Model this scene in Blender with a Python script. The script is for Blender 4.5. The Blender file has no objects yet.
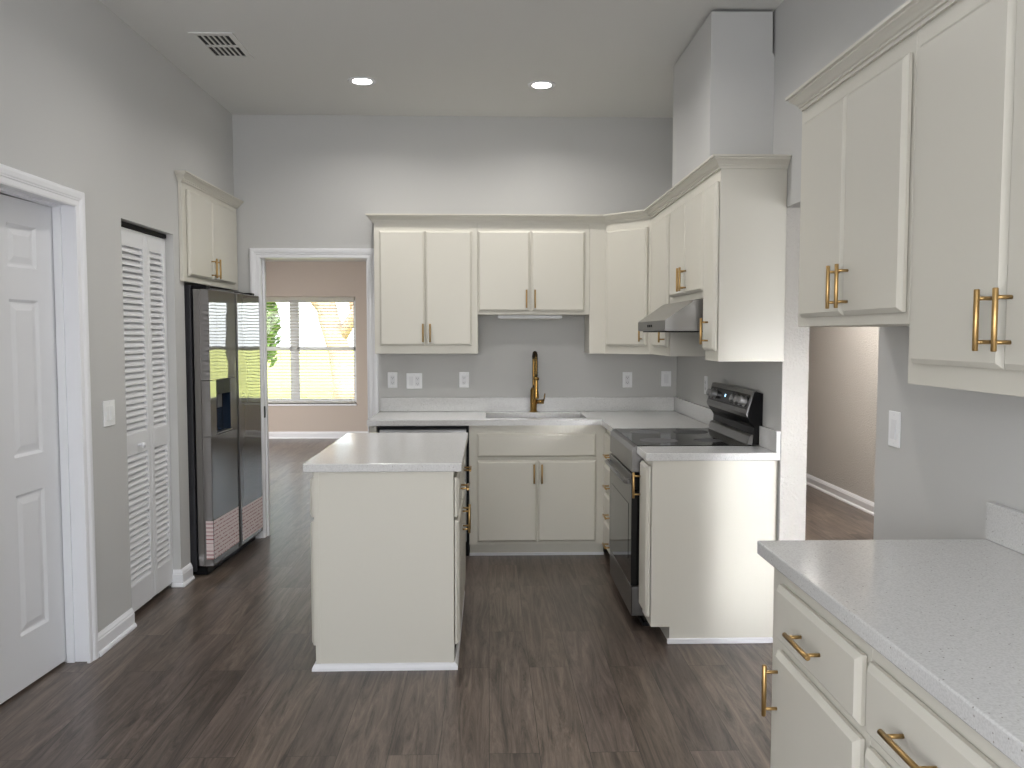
import bpy, bmesh, math, random
from mathutils import Vector, Matrix, noise
random.seed(7)
sc = bpy.context.scene
COL = sc.collection
PI = math.pi

# ------------------------------------------------------------------ camera, world, light, exposure
H = 1.495
cam_d = bpy.data.cameras.new('camera'); cam = bpy.data.objects.new('camera', cam_d); COL.objects.link(cam)
cam.location = (0, 0, H); cam.rotation_euler = (PI/2 - .0594, 0, -.028)
cam_d.sensor_width = 36; cam_d.lens = 832.5/1024*36; cam_d.clip_start = .05; cam_d.clip_end = 300
sc.camera = cam
vs = sc.view_settings
vs.view_transform = 'Standard'; vs.look = 'None'; vs.gamma = 1; vs.use_curve_mapping = False
vs.exposure = 0.0
sc.cycles.use_denoising = True
sc.cycles.max_bounces = 10; sc.cycles.diffuse_bounces = 6; sc.cycles.glossy_bounces = 5
sc.cycles.transmission_bounces = 4; sc.cycles.transparent_max_bounces = 12
sc.cycles.sample_clamp_indirect = 6; sc.cycles.blur_glossy = .5
sc.cycles.caustics_reflective = False; sc.cycles.caustics_refractive = False

w = bpy.data.worlds.new('world'); sc.world = w; w.use_nodes = True
wn = w.node_tree.nodes; wl = w.node_tree.links
bg = wn['Background']
sky = wn.new('ShaderNodeTexSky'); sky.sky_type = 'NISHITA'; sky.sun_disc = False
sky.sun_elevation = math.radians(48); sky.sun_rotation = math.radians(200); sky.dust_density = 3.5; sky.air_density = 1.0
mixw = wn.new('ShaderNodeMixRGB'); mixw.inputs[0].default_value = .6; mixw.inputs[2].default_value = (5.5, 5.7, 6.0, 1)   # hazy bright sky
wl.new(sky.outputs[0], mixw.inputs[1]); wl.new(mixw.outputs[0], bg.inputs[0]); bg.inputs[1].default_value = 1.0

def light(name, kind, loc, rot, energy, color=(1, 1, 1), parent=None, **kw):
    d = bpy.data.lights.new(name, kind); d.energy = energy; d.color = color
    for k, v in kw.items(): setattr(d, k, v)
    o = bpy.data.objects.new(name, d); COL.objects.link(o); o.location = loc; o.rotation_euler = rot
    if parent: o.parent = parent
    return o
light('sun', 'SUN', (0, 0, 20), (math.radians(40), 0, math.radians(25)), 6.0, (1, .95, .86), angle=.01)
# area lamps in unseen window openings; rear, side and dining ones added for fill
light('fill_rear', 'AREA', (-.4, -3.40, 1.45), (PI/2+.45, 0, 0), 12, (.95, .97, 1), shape='RECTANGLE', size=3.0, size_y=2.0)
light('fill_side_a', 'AREA', (1.36, -1.7, 1.3), (PI/2+.5, 0, PI/2), 105, (.95, .97, 1), shape='RECTANGLE', size=2.4, size_y=1.8)
light('fill_side_b', 'AREA', (-1.80, -1.6, 1.4), (PI/2+.5, 0, -PI/2), 32, (.95, .97, 1), shape='RECTANGLE', size=2.0, size_y=1.8)
light('fill_dining', 'AREA', (-4.42, 9.2, 1.3), (PI/2-.6, 0, -PI/2), 95, (1, .95, .9), shape='RECTANGLE', size=2.4, size_y=1.5)
light('daylight_hall', 'AREA', (2.5, .86, 1.3), (PI/2, 0, 0), 22, (.96, .98, 1), shape='RECTANGLE', size=1.0, size_y=1.5)
# low sunbeam through the hall window, grazing the jamb of the passage
bd = Vector((-.385, .905, -.18)).normalized()
light('sunbeam_hall', 'AREA', Vector((1.27, 3.93, .72)) - bd*3.33, bd.to_track_quat('-Z', 'Y').to_euler(), 2.6, (.97, .98, 1), shape='RECTANGLE', size=.75, size_y=1.25, spread=math.radians(12))
CAN_W = 7

# ------------------------------------------------------------------ materials
def srgb(r, g, b):
    f = lambda c: (c/255/12.92) if c/255 <= .04045 else ((c/255+.055)/1.055)**2.4
    return (f(r), f(g), f(b), 1)
def mat(name, col, rough=.5, metal=0, bump=0, bscale=200, spec=.5, coat=0):
    m = bpy.data.materials.new(name); m.use_nodes = True
    nt = m.node_tree; b = nt.nodes['Principled BSDF']
    b.inputs['Base Color'].default_value = col; b.inputs['Roughness'].default_value = rough
    b.inputs['Metallic'].default_value = metal; b.inputs['Specular IOR Level'].default_value = spec
    b.inputs['Coat Weight'].default_value = coat
    if bump:
        tc = nt.nodes.new('ShaderNodeTexCoord'); n = nt.nodes.new('ShaderNodeTexNoise'); n.inputs['Scale'].default_value = bscale
        n.inputs['Detail'].default_value = 3
        bp = nt.nodes.new('ShaderNodeBump'); bp.inputs['Strength'].default_value = bump; bp.inputs['Distance'].default_value = .004
        nt.links.new(tc.outputs['Object'], n.inputs['Vector']); nt.links.new(n.outputs['Fac'], bp.inputs['Height'])
        nt.links.new(bp.outputs['Normal'], b.inputs['Normal'])
    return m
def nodes(m): return m.node_tree, m.node_tree.nodes, m.node_tree.links, m.node_tree.nodes['Principled BSDF']

WALL = mat('wall_paint', srgb(197, 197, 196), .75, bump=.06, bscale=160, spec=.3)
DINING = mat('wall_paint_warm_lit', srgb(196, 184, 174), .8, bump=.06, bscale=160, spec=.3)  # same paint as the kitchen, with warm bounce light mixed into the colour
CEIL = mat('ceiling_paint', srgb(222, 222, 220), .9, bump=.1, bscale=120, spec=.2)
TRIM = mat('white_trim_paint', srgb(233, 234, 238), .35)
DOORM = mat('white_door_paint', srgb(222, 223, 226), .45)
CAB = mat('cream_cabinet_paint', srgb(211, 208, 198), .38, bump=.015, bscale=90)
BRASS = mat('brushed_brass', srgb(184, 152, 102), .3, 1)
DBRASS = mat('aged_brass', srgb(150, 118, 66), .22, 1)
DSTEEL = mat('coil_steel', srgb(70, 60, 48), .25, 1)
STEEL = mat('stainless_steel', srgb(186, 186, 186), .28, 1)
STEEL2 = mat('light_stainless_steel', srgb(178, 178, 180), .38, .85)
HOODM = mat('hood_stainless', srgb(142, 141, 140), .3, 1)
RANGEM = mat('range_stainless', srgb(124, 123, 123), .3, 1)
BLACK = mat('black_plastic', srgb(11, 11, 14), .45, spec=.2)
GLASSBLK = mat('black_glass', srgb(10, 10, 11), .06, spec=.28)
DARK = mat('dark_void', srgb(24, 23, 22), .9)
PLASTIC = mat('white_plastic', srgb(238, 239, 242), .35)
SLOTM = mat('outlet_slot_grey', srgb(90, 90, 92), .6)
BLIND = mat('white_blind_slat', srgb(240, 238, 232), .5)
_nt = BLIND.node_tree; _tr = _nt.nodes.new('ShaderNodeBsdfTranslucent'); _tr.inputs[0].default_value = srgb(240, 238, 232); _ms = _nt.nodes.new('ShaderNodeMixShader'); _ms.inputs[0].default_value = .5
_nt.links.new(_nt.nodes['Principled BSDF'].outputs[0], _ms.inputs[1]); _nt.links.new(_tr.outputs[0], _ms.inputs[2]); _nt.links.new(_ms.outputs[0], _nt.nodes['Material Output'].inputs[0])
ROCKER = mat('rocker_plastic', srgb(226, 227, 231), .3)

# knockdown texture wall
KNOCK = mat('knockdown_wall_paint', srgb(198, 195, 190), .7, spec=.35)
nt, N, L, B = nodes(KNOCK)
tc = N.new('ShaderNodeTexCoord'); n = N.new('ShaderNodeTexNoise'); n.inputs['Scale'].default_value = 70; n.inputs['Detail'].default_value = 4
r = N.new('ShaderNodeValToRGB'); r.color_ramp.elements[0].position = .45; r.color_ramp.elements[1].position = .56
bp = N.new('ShaderNodeBump'); bp.inputs['Strength'].default_value = .4; bp.inputs['Distance'].default_value = .004
L.new(tc.outputs['Object'], n.inputs['Vector']); L.new(n.outputs['Fac'], r.inputs[0]); L.new(r.outputs[0], bp.inputs['Height']); L.new(bp.outputs['Normal'], B.inputs['Normal'])

# floor planks running away from the camera
FLOOR = mat('dark_oak_planks', srgb(90, 80, 74), .3)
nt, N, L, B = nodes(FLOOR)
tc = N.new('ShaderNodeTexCoord'); mp = N.new('ShaderNodeMapping'); mp.inputs['Rotation'].default_value = (0, 0, PI/2)
L.new(tc.outputs['Object'], mp.inputs['Vector'])
br = N.new('ShaderNodeTexBrick'); br.offset = .37; br.inputs['Scale'].default_value = 1
br.inputs['Brick Width'].default_value = 1.22; br.inputs['Row Height'].default_value = .18
br.inputs['Mortar Size'].default_value = .0012; br.inputs['Mortar Smooth'].default_value = .2; br.inputs['Bias'].default_value = 0
br.inputs['Color1'].default_value = (0, 0, 0, 1); br.inputs['Color2'].default_value = (1, 1, 1, 1); br.inputs['Mortar'].default_value = (.5, .5, .5, 1)
L.new(mp.outputs[0], br.inputs['Vector'])
g = N.new('ShaderNodeMapping'); g.inputs['Scale'].default_value = (20, 1.5, 1); L.new(tc.outputs['Object'], g.inputs['Vector'])
off = N.new('ShaderNodeVectorMath'); off.operation = 'MULTIPLY_ADD'; off.inputs[1].default_value = (37, 37, 37)
L.new(br.outputs['Color'], off.inputs[0]); L.new(g.outputs[0], off.inputs[2])
gn = N.new('ShaderNodeTexNoise'); gn.inputs['Scale'].default_value = 1.0; gn.inputs['Detail'].default_value = 8; gn.inputs['Roughness'].default_value = .78; gn.inputs['Distortion'].default_value = 1.4
L.new(off.outputs[0], gn.inputs['Vector'])
rg = N.new('ShaderNodeValToRGB'); e = rg.color_ramp.elements
e[0].position = .33; e[0].color = srgb(50, 42, 37); e[1].position = .68; e[1].color = srgb(136, 122, 109)
m_ = rg.color_ramp.elements.new(.48); m_.color = srgb(98, 86, 77)
L.new(gn.outputs['Fac'], rg.inputs[0])
hs = N.new('ShaderNodeHueSaturation'); mr = N.new('ShaderNodeMapRange'); mr.inputs['To Min'].default_value = .62; mr.inputs['To Max'].default_value = 1.0
L.new(br.outputs['Color'], mr.inputs[0]); L.new(mr.outputs[0], hs.inputs['Value']); L.new(rg.outputs[0], hs.inputs['Color'])
mm = N.new('ShaderNodeMixRGB'); mm.inputs[2].default_value = srgb(42, 36, 33); L.new(br.outputs['Fac'], mm.inputs[0]); L.new(hs.outputs[0], mm.inputs[1])
# some planks greyer, some browner
hv = N.new('ShaderNodeMixRGB'); hv.blend_type = 'MULTIPLY'; hv.inputs[2].default_value = (.95, .95, 1.02, 1)
sq = N.new('ShaderNodeMath'); sq.operation = 'PINGPONG'; sq.inputs[1].default_value = .5; s3 = N.new('ShaderNodeMath'); s3.operation = 'MULTIPLY'; s3.inputs[1].default_value = 3.3
L.new(br.outputs['Color'], s3.inputs[0]); L.new(s3.outputs[0], sq.inputs[0]); s2_ = N.new('ShaderNodeMath'); s2_.operation = 'MULTIPLY'; s2_.inputs[1].default_value = 2; L.new(sq.outputs[0], s2_.inputs[0])
L.new(s2_.outputs[0], hv.inputs[0]); L.new(mm.outputs[0], hv.inputs[1]); L.new(hv.outputs[0], B.inputs['Base Color'])
bp = N.new('ShaderNodeBump'); bp.inputs['Strength'].default_value = .05; bp.inputs['Distance'].default_value = .002
L.new(gn.outputs['Fac'], bp.inputs['Height']); L.new(bp.outputs['Normal'], B.inputs['Normal'])

# white quartz with fine grey specks
QUARTZ = mat('speckled_white_quartz', srgb(222, 222, 220), .16, coat=.2)
nt, N, L, B = nodes(QUARTZ)
tc = N.new('ShaderNodeTexCoord')
cur = srgb(224, 224, 222)
v1 = N.new('ShaderNodeTexVoronoi'); v1.inputs['Scale'].default_value = 95; L.new(tc.outputs['Object'], v1.inputs['Vector'])
r1 = N.new('ShaderNodeValToRGB'); r1.color_ramp.elements[0].position = .10; r1.color_ramp.elements[0].color = (1, 1, 1, 1); r1.color_ramp.elements[1].position = .2; r1.color_ramp.elements[1].color = (0, 0, 0, 1)
L.new(v1.outputs['Distance'], r1.inputs[0])
n1 = N.new('ShaderNodeTexNoise'); n1.inputs['Scale'].default_value = 60; L.new(tc.outputs['Object'], n1.inputs['Vector'])
r2 = N.new('ShaderNodeValToRGB'); r2.color_ramp.elements[0].position = .52; r2.color_ramp.elements[1].position = .6
L.new(n1.outputs['Fac'], r2.inputs[0])
ml = N.new('ShaderNodeMath'); ml.operation = 'MULTIPLY'; L.new(r1.outputs[0], ml.inputs[0]); L.new(r2.outputs[0], ml.inputs[1])
n2 = N.new('ShaderNodeTexNoise'); n2.inputs['Scale'].default_value = 230; n2.inputs['Detail'].default_value = 2; L.new(tc.outputs['Object'], n2.inputs['Vector'])
r3 = N.new('ShaderNodeValToRGB'); r3.color_ramp.elements[0].position = .35; r3.color_ramp.elements[0].color = srgb(198, 198, 198); r3.color_ramp.elements[1].position = .6; r3.color_ramp.elements[1].color = srgb(212, 212, 212)
L.new(n2.outputs['Fac'], r3.inputs[0])
mx = N.new('ShaderNodeMixRGB'); mx.inputs[2].default_value = srgb(128, 122, 116); L.new(ml.outputs[0], mx.inputs[0]); L.new(r3.outputs[0], mx.inputs[1]); L.new(mx.outputs[0], B.inputs['Base Color'])

# dark mirror-like stainless of the refrigerator, gently wavy film
FRIDGE = mat('dark_stainless_film', srgb(150, 148, 148), .022, 1)
nt, N, L, B = nodes(FRIDGE)
tc = N.new('ShaderNodeTexCoord'); n = N.new('ShaderNodeTexNoise'); n.inputs['Scale'].default_value = 4; n.inputs['Detail'].default_value = 1
bp = N.new('ShaderNodeBump'); bp.inputs['Strength'].default_value = .035; bp.inputs['Distance'].default_value = .02
L.new(tc.outputs['Object'], n.inputs['Vector']); L.new(n.outputs['Fac'], bp.inputs['Height']); L.new(bp.outputs['Normal'], B.inputs['Normal'])

b2 = N.new('ShaderNodeBsdfPrincipled'); b2.inputs['Base Color'].default_value = srgb(166, 163, 161); b2.inputs['Metallic'].default_value = 1; b2.inputs['Roughness'].default_value = .42
ms = N.new('ShaderNodeMixShader'); ms.inputs[0].default_value = .25; L.new(B.outputs[0], ms.inputs[1]); L.new(b2.outputs[0], ms.inputs[2]); L.new(ms.outputs[0], N['Material Output'].inputs[0])

# printed shipping tape: rows of small red print on pale film
TAPE = mat('printed_tape', srgb(222, 205, 203), .35)
nt, N, L, B = nodes(TAPE)
tc = N.new('ShaderNodeTexCoord'); mp = N.new('ShaderNodeMapping'); mp.inputs['Scale'].default_value = (1, 55, 36)
L.new(tc.outputs['Object'], mp.inputs['Vector'])
n = N.new('ShaderNodeTexNoise'); n.inputs['Scale'].default_value = 1.0; n.inputs['Detail'].default_value = 2; L.new(mp.outputs[0], n.inputs['Vector'])
wv = N.new('ShaderNodeTexWave'); wv.wave_type = 'BANDS'; wv.bands_direction = 'Z'; wv.inputs['Scale'].default_value = 13; L.new(tc.outputs['Object'], wv.inputs['Vector'])
ml = N.new('ShaderNodeMath'); ml.operation = 'MULTIPLY'; L.new(n.outputs['Fac'], ml.inputs[0]); L.new(wv.outputs['Fac'], ml.inputs[1])
r = N.new('ShaderNodeValToRGB'); r.color_ramp.elements[0].position = .40; r.color_ramp.elements[0].color = srgb(226, 212, 211); r.color_ramp.elements[1].position = .50; r.color_ramp.elements[1].color = srgb(158, 92, 95)
L.new(ml.outputs[0], r.inputs[0]); L.new(r.outputs[0], B.inputs['Base Color'])

def emis(name, col, s):
    m = bpy.data.materials.new(name); m.use_nodes = True; nt = m.node_tree
    b = nt.nodes['Principled BSDF']; b.inputs['Emission Color'].default_value = col; b.inputs['Emission Strength'].default_value = s; b.inputs['Base Color'].default_value = (.8, .8, .8, 1)
    return m
LENS = emis('lit_lamp_lens', (1, .97, .92, 1), 25)
LED = emis('lit_display_digit', (.35, .7, 1, 1), 3)
def glass(name):
    m = bpy.data.materials.new(name); m.use_nodes = True; nt = m.node_tree; nt.nodes.clear()
    o = nt.nodes.new('ShaderNodeOutputMaterial'); mx = nt.nodes.new('ShaderNodeMixShader'); t = nt.nodes.new('ShaderNodeBsdfTransparent'); t.inputs[0].default_value = (.95, .97, .96, 1)
    g = nt.nodes.new('ShaderNodeBsdfGlossy'); g.inputs['Roughness'].default_value = .01; f = nt.nodes.new('ShaderNodeFresnel'); f.inputs[0].default_value = 1.45
    nt.links.new(f.outputs[0], mx.inputs[0]); nt.links.new(t.outputs[0], mx.inputs[1]); nt.links.new(g.outputs[0], mx.inputs[2]); nt.links.new(mx.outputs[0], o.inputs[0])
    return m
GLASS = glass('window_glass')
def noisecol(name, c1, c2, scale, rough=.9):
    m = mat(name, c1, rough); nt, N, L, B = nodes(m)
    tc = N.new('ShaderNodeTexCoord'); n = N.new('ShaderNodeTexNoise'); n.inputs['Scale'].default_value = scale; n.inputs['Detail'].default_value = 4
    r = N.new('ShaderNodeValToRGB'); r.color_ramp.elements[0].position = .35; r.color_ramp.elements[0].color = c1; r.color_ramp.elements[1].position = .65; r.color_ramp.elements[1].color = c2
    L.new(tc.outputs['Object'], n.inputs['Vector']); L.new(n.outputs['Fac'], r.inputs[0]); L.new(r.outputs[0], B.inputs['Base Color']); return m
GRASS = noisecol('lawn_grass', srgb(158, 162, 84), srgb(180, 182, 100), 3)
BARK = noisecol('tree_bark', srgb(176, 150, 134), srgb(192, 166, 150), 12)
LEAF = noisecol('leaf_green', srgb(72, 104, 52), srgb(118, 146, 70), 6, .6)
CONC = noisecol('roof_shingle', srgb(120, 112, 104), srgb(140, 132, 122), 30)

# ------------------------------------------------------------------ mesh helpers
WM = {}      # world matrices of the empties
class MB:
    def __init__(s): s.bm = bmesh.new()
    def poly(s, vs, faces):
        v = [s.bm.verts.new(p) for p in vs]
        for f in faces: s.bm.faces.new([v[i] for i in f])
        return s
    def box(s, a, b, bev=0, T=None, seg=1):
        (x0, y0, z0), (x1, y1, z1) = a, b
        co = [(x, y, z) for z in (z0, z1) for y in (y0, y1) for x in (x0, x1)]
        if T: co = [T(*c) for c in co]
        v = [s.bm.verts.new(c) for c in co]
        fs = [s.bm.faces.new([v[i] for i in f]) for f in ((0, 2, 3, 1), (4, 5, 7, 6), (0, 1, 5, 4), (2, 6, 7, 3), (0, 4, 6, 2), (1, 3, 7, 5))]
        if bev:
            es = list({e for f in fs for e in f.edges})
            bmesh.ops.bevel(s.bm, geom=es, offset=bev, segments=seg, affect='EDGES', profile=.5, clamp_overlap=True)
        return s
    def prism(s, pts, h0, h1, T=lambda a, b, c: (a, b, c)):
        n = len(pts)
        v = [s.bm.verts.new(T(p[0], p[1], h0)) for p in pts] + [s.bm.verts.new(T(p[0], p[1], h1)) for p in pts]
        s.bm.faces.new(v[:n]); s.bm.faces.new(v[n:])
        for i in range(n): s.bm.faces.new((v[i], v[(i+1) % n], v[n+(i+1) % n], v[n+i]))
        return s
    def tube(s, path, rad, seg=12, cap=True):
        path = [Vector(p) for p in path]; n = len(path)
        rr = rad if isinstance(rad, (list, tuple)) else [rad]*n
        rings = []; ref = None
        for i, p in enumerate(path):
            d = (path[min(i+1, n-1)] - path[max(i-1, 0)]).normalized()
            if ref is None: ref = d.orthogonal().normalized()
            ref = (ref - d*ref.dot(d)).normalized(); b = d.cross(ref)
            rings.append([s.bm.verts.new(p + (ref*math.cos(2*PI*k/seg) + b*math.sin(2*PI*k/seg))*rr[i]) for k in range(seg)])
        for a, b in zip(rings, rings[1:]):
            for k in range(seg):
                f = s.bm.faces.new((a[k], a[(k+1) % seg], b[(k+1) % seg], b[k])); f.smooth = True
        if cap: s.bm.faces.new(rings[0]); s.bm.faces.new(rings[-1])
        return s
    def lathe(s, prof, c, axis='Z', seg=24):
        rings = []
        for (r, h) in prof:
            ring = []
            for k in range(seg):
                a = 2*PI*k/seg; u, v_ = r*math.cos(a), r*math.sin(a)
                q = {'Z': (u, v_, h), 'X': (h, u, v_), 'Y': (u, h, v_)}[axis]
                ring.append(s.bm.verts.new((c[0]+q[0], c[1]+q[1], c[2]+q[2])))
            rings.append(ring)
        for a, b in zip(rings, rings[1:]):
            for k in range(seg):
                f = s.bm.faces.new((a[k], a[(k+1) % seg], b[(k+1) % seg], b[k])); f.smooth = True
        s.bm.faces.new(rings[0]); s.bm.faces.new(rings[-1]); return s
    def sweep(s, path, prof, T):
        """profile (offset to the right of travel, height) carried along a 2-D path with mitred corners"""
        P = [Vector(p) for p in path]; n = len(P); rings = []
        for i in range(n):
            ds = []
            if i > 0: ds.append((P[i]-P[i-1]).normalized())
            if i < n-1: ds.append((P[i+1]-P[i]).normalized())
            ns = [Vector((d.y, -d.x)) for d in ds]
            m = ns[0] if len(ns) == 1 else (ns[0]+ns[1])/(1+ns[0].dot(ns[1]))
            rings.append([s.bm.verts.new(T(P[i].x+m.x*o, P[i].y+m.y*o, h)) for o, h in prof])
        k = len(prof)
        for a, b in zip(rings, rings[1:]):
            for j in range(k): s.bm.faces.new((a[j], a[(j+1) % k], b[(j+1) % k], b[j]))
        s.bm.faces.new(rings[0]); s.bm.faces.new(rings[-1]); return s
    def build(s, name, m, parent=None, local=False, smooth=False):
        bmesh.ops.recalc_face_normals(s.bm, faces=s.bm.faces)
        if parent is not None and not local:
            s.bm.transform(WM[parent.name].inverted())
        me = bpy.data.meshes.new(name); s.bm.to_mesh(me); s.bm.free()
        o = bpy.data.objects.new(name, me); COL.objects.link(o); me.materials.append(m)
        if smooth:
            for p in me.polygons: p.use_smooth = True
        if parent is not None: o.parent = parent; WM[o.name] = WM[parent.name]
        else: WM[o.name] = Matrix.Identity(4)
        return o
def tag(o, label, cat, group=None, kind=None):
    o['label'] = label; o['category'] = cat
    if group: o['group'] = group
    if kind: o['kind'] = kind
    return o
def thing(name, label, cat, loc, rz=0, group=None, kind=None):
    o = bpy.data.objects.new(name, None); COL.objects.link(o); o.location = loc; o.rotation_euler = (0, 0, rz); o.empty_display_size = .1
    WM[o.name] = Matrix.Translation(loc) @ Matrix.Rotation(rz, 4, 'Z')
    return tag(o, label, cat, group, kind)
def copy_tree(o, parent=None):
    c = o.copy(); COL.objects.link(c)
    if parent: c.parent = parent
    for ch in list(o.children): copy_tree(ch, c)
    return c
def struct(name, mb, m, label, cat): return tag(mb.build(name, m), label, cat, kind='structure')
class Frame:
    """face of a cabinet seen from the room: u to the right, d outwards, z up"""
    def __init__(s, ox, oy, ang): s.o = (ox, oy); s.u = (math.cos(ang), math.sin(ang)); s.n = (math.sin(ang), -math.cos(ang))
    def __call__(s, u, d, z): return (s.o[0]+u*s.u[0]+d*s.n[0], s.o[1]+u*s.u[1]+d*s.n[1], z)
BACK = lambda x0, y: Frame(x0, y, 0)               # faces -Y
WEST = lambda x, y1: Frame(x, y1, -PI/2)           # faces -X, u runs towards the camera
EAST = lambda x, y0: Frame(x, y0, PI/2)            # faces +X, u runs away from the camera

def slab(T, u0, u1, z0, z1, th=.02, ch=.013, d0=.003):
    """cabinet front: a slab whose face is framed by a routed chamfer"""
    b = MB(); dm = d0+.009; d1 = d0+th
    co = [(u0, d0, z0), (u1, d0, z0), (u1, d0, z1), (u0, d0, z1), (u0, dm, z0), (u1, dm, z0), (u1, dm, z1), (u0, dm, z1),
          (u0+ch, d1, z0+ch), (u1-ch, d1, z0+ch), (u1-ch, d1, z1-ch), (u0+ch, d1, z1-ch)]
    f = [(0, 1, 2, 3), (8, 9, 10, 11)]
    for i in range(4):
        j = (i+1) % 4; f += [(i, j, 4+j, 4+i), (4+i, 4+j, 8+j, 8+i)]
    return b.poly([T(*c) for c in co], f)
def pull(T, u, z, vert=True, ln=.13, d0=.023, so=.034, r=.006, parent=None):
    b = MB(); h = ln/2; q = h-.019
    a = (lambda t, d: T(u, d, z+t)) if vert else (lambda t, d: T(u+t, d, z))
    b.tube([a(-h, d0+so), a(-h+.0015, d0+so), a(h-.0015, d0+so), a(h, d0+so)], [r*.8, r, r, r*.8], 12)
    for t in (-q, q): b.tube([a(t, d0), a(t, d0+so)], r*.75, 10)
    return b.build('handle', BRASS, parent)
def front(kind, T, u0, u1, z0, z1, root, h=None, vert=True, ln=.13, hname=True):
    o = slab(T, u0, u1, z0, z1).build(kind, CAB, root)
    if h: pull(T, h[0], h[1], vert, ln, parent=o)
    return o

# ------------------------------------------------------------------ setting
XL, XR, YB, CH = -1.83, 1.39, 6.11, 3.065
YR = -3.5
fl = MB().box((-4.6, -3.7, -.1), (3.4, 12.5, 0)); struct('floor', fl, FLOOR, 'dark brown wood plank floor running through the rooms', 'floor')
c = MB().box((-2.7, -3.7, CH), (XR+.13, YB+.12, CH+.1)); struct('ceiling', c, CEIL, 'high flat ceiling above the kitchen', 'ceiling')
c = MB().box((-4.6, YB+.12, 2.53), (2.3, 12.5, 2.6)); struct('ceiling_far', c, CEIL, 'lower ceiling of the room beyond the doorway', 'ceiling')
c = MB().box((XR+.13, .6, 2.6), (3.4, YB+.12, 2.7)).box((2.3, YB+.12, 2.6), (3.4, 9.1, 2.7)); struct('ceiling_east', c, CEIL, 'ceiling of the room beyond the opening on the right', 'ceiling')
# left wall: door 1 opening, bifold closet opening, refrigerator alcove
D0, D1, DZ = 2.98, 3.80, 2.085
B0, B1, BZ = 4.24, 4.93, 2.075
A0 = 5.085
wlft = MB()
T = XL-.13
for a, b in (((T, -3.7, 0), (XL, -2.6, CH)), ((T, -2.6, 0), (XL, -.6, .5)), ((T, -2.6, 2.3), (XL, -.6, CH)), ((T, -.6, 0), (XL, D0, CH)), ((T, D0, DZ), (XL, D1, CH)), ((T, D1, 0), (XL, B0, CH)), ((T, B0, BZ), (XL, B1, CH)), ((T, B1, 0), (XL, A0, CH)), ((T, A0, 2.43), (XL, YB, CH)),
             ((-2.7, B1, 0), (T, A0, CH)), ((-2.7, A0, 0), (-2.6, YB, CH)), ((-2.7, B0-.1, 0), (-2.6, B1, CH)), ((-2.6, B0-.2, 0), (T, B0-.1, CH)), ((-2.6, A0, 2.43), (T, YB, 2.6)), ((-2.7, 2.5, 0), (-2.6, B0-.1, CH)), ((-2.6, 2.5, 0), (T, 2.6, CH))):
    wlft.box(a, b)
struct('wall_left', wlft, WALL, 'grey painted wall on the left with door, closet and refrigerator alcove', 'wall')
# back wall with doorway
W0, W1, WZ = -1.664, -.865, 2.058
wb = MB()
for a, b in (((-4.6, YB, 0), (W0, YB+.12, CH)), ((W0, YB, WZ), (W1, YB+.12, CH)), ((W1, YB, 0), (2.3, YB+.12, CH))): wb.box(a, b)
struct('wall_back', wb, WALL, 'grey painted wall behind the sink with a doorway on its left', 'wall')
# right wall with cased opening
O0, O1, OZ = 2.935, 3.90, 2.088
wr = MB()
for a, b in (((XR, -3.7, 0), (XR+.125, -2.9, CH)), ((XR, -2.9, 0), (XR+.125, -.5, .4)), ((XR, -2.9, 2.2), (XR+.125, -.5, CH)), ((XR, -.5, 0), (XR+.125, O0, CH)), ((XR, O0, OZ), (XR+.125, O1, CH)), ((XR, O1, 0), (XR+.125, YB, CH))): wr.box(a, b)
wro = struct('wall_right', wr, WALL, 'grey painted wall on the right with an open passage', 'wall'); wro.data.materials.append(KNOCK)
for p in wro.data.polygons:
    if abs(p.center.y-O1) < .01 and p.center.z < OZ: p.material_index = 1      # textured jamb of the passage
# room to the right
wh = MB()
for a, b in (((3.2, .6, 0), (3.4, 9.1, 2.6)), ((XR+.125, .6, 0), (2.0, .8, 2.6)), ((2.0, .6, 2.1), (3.05, .8, 2.6)), ((2.0, .6, 0), (3.05, .8, .4)), ((3.05, .6, 0), (3.2, .8, 2.6)), ((2.3, 9.0, 0), (3.2, 9.1, 2.6)), ((XR+.125, YB-.1, 0), (2.3, YB, 2.6))): wh.box(a, b)
struct('wall_east', wh, KNOCK, 'textured greige wall of the room seen through the opening on the right', 'wall')
# rear wall behind the camera, its wide opening added for the fill lamp
we = MB()
for a, b in (((-2.7, -3.7, 0), (-1.95, -3.5, CH)), ((1.15, -3.7, 0), (XR, -3.5, CH)), ((-1.95, -3.7, 0), (1.15, -3.5, .4)), ((-1.95, -3.7, 2.5), (1.15, -3.5, CH))): we.box(a, b)
struct('wall_rear', we, WALL, 'grey wall behind the viewer with a wide opening added for fill light', 'wall')
# dining room: far wall with two recessed windows, side walls
WA, WB_ = (-3.66, -1.90), (.2, 2.1)
S0, S1 = .50, 2.035
wf = MB(); Y0, Y1 = 12.0, 12.3
xs = [-4.6, WA[0], WA[1], WB_[0], WB_[1], 2.3]
for i in range(5):
    if i in (1, 3): wf.box((xs[i], Y0, 0), (xs[i+1], Y1, S0)); wf.box((xs[i], Y0, S1), (xs[i+1], Y1, 2.53))
    else: wf.box((xs[i], Y0, 0), (xs[i+1], Y1, 2.53))
struct('wall_far', wf, DINING, 'far wall with windows, warm light put into its colour, seen through the doorway', 'wall')
ws = MB()
for a, b in (((2.2, YB+.12, 0), (2.3, 12, 2.53)), ((-4.6, YB+.12, 0), (-4.45, 8.0, 2.53)), ((-4.6, 10.4, 0), (-4.45, 12, 2.53)), ((-4.6, 8, 0), (-4.45, 10.4, .5)), ((-4.6, 8, 2.1), (-4.45, 10.4, 2.53))): ws.box(a, b)
struct('wall_west', ws, DINING, 'side walls of the room beyond the doorway, warm light put into their colour', 'wall')

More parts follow.
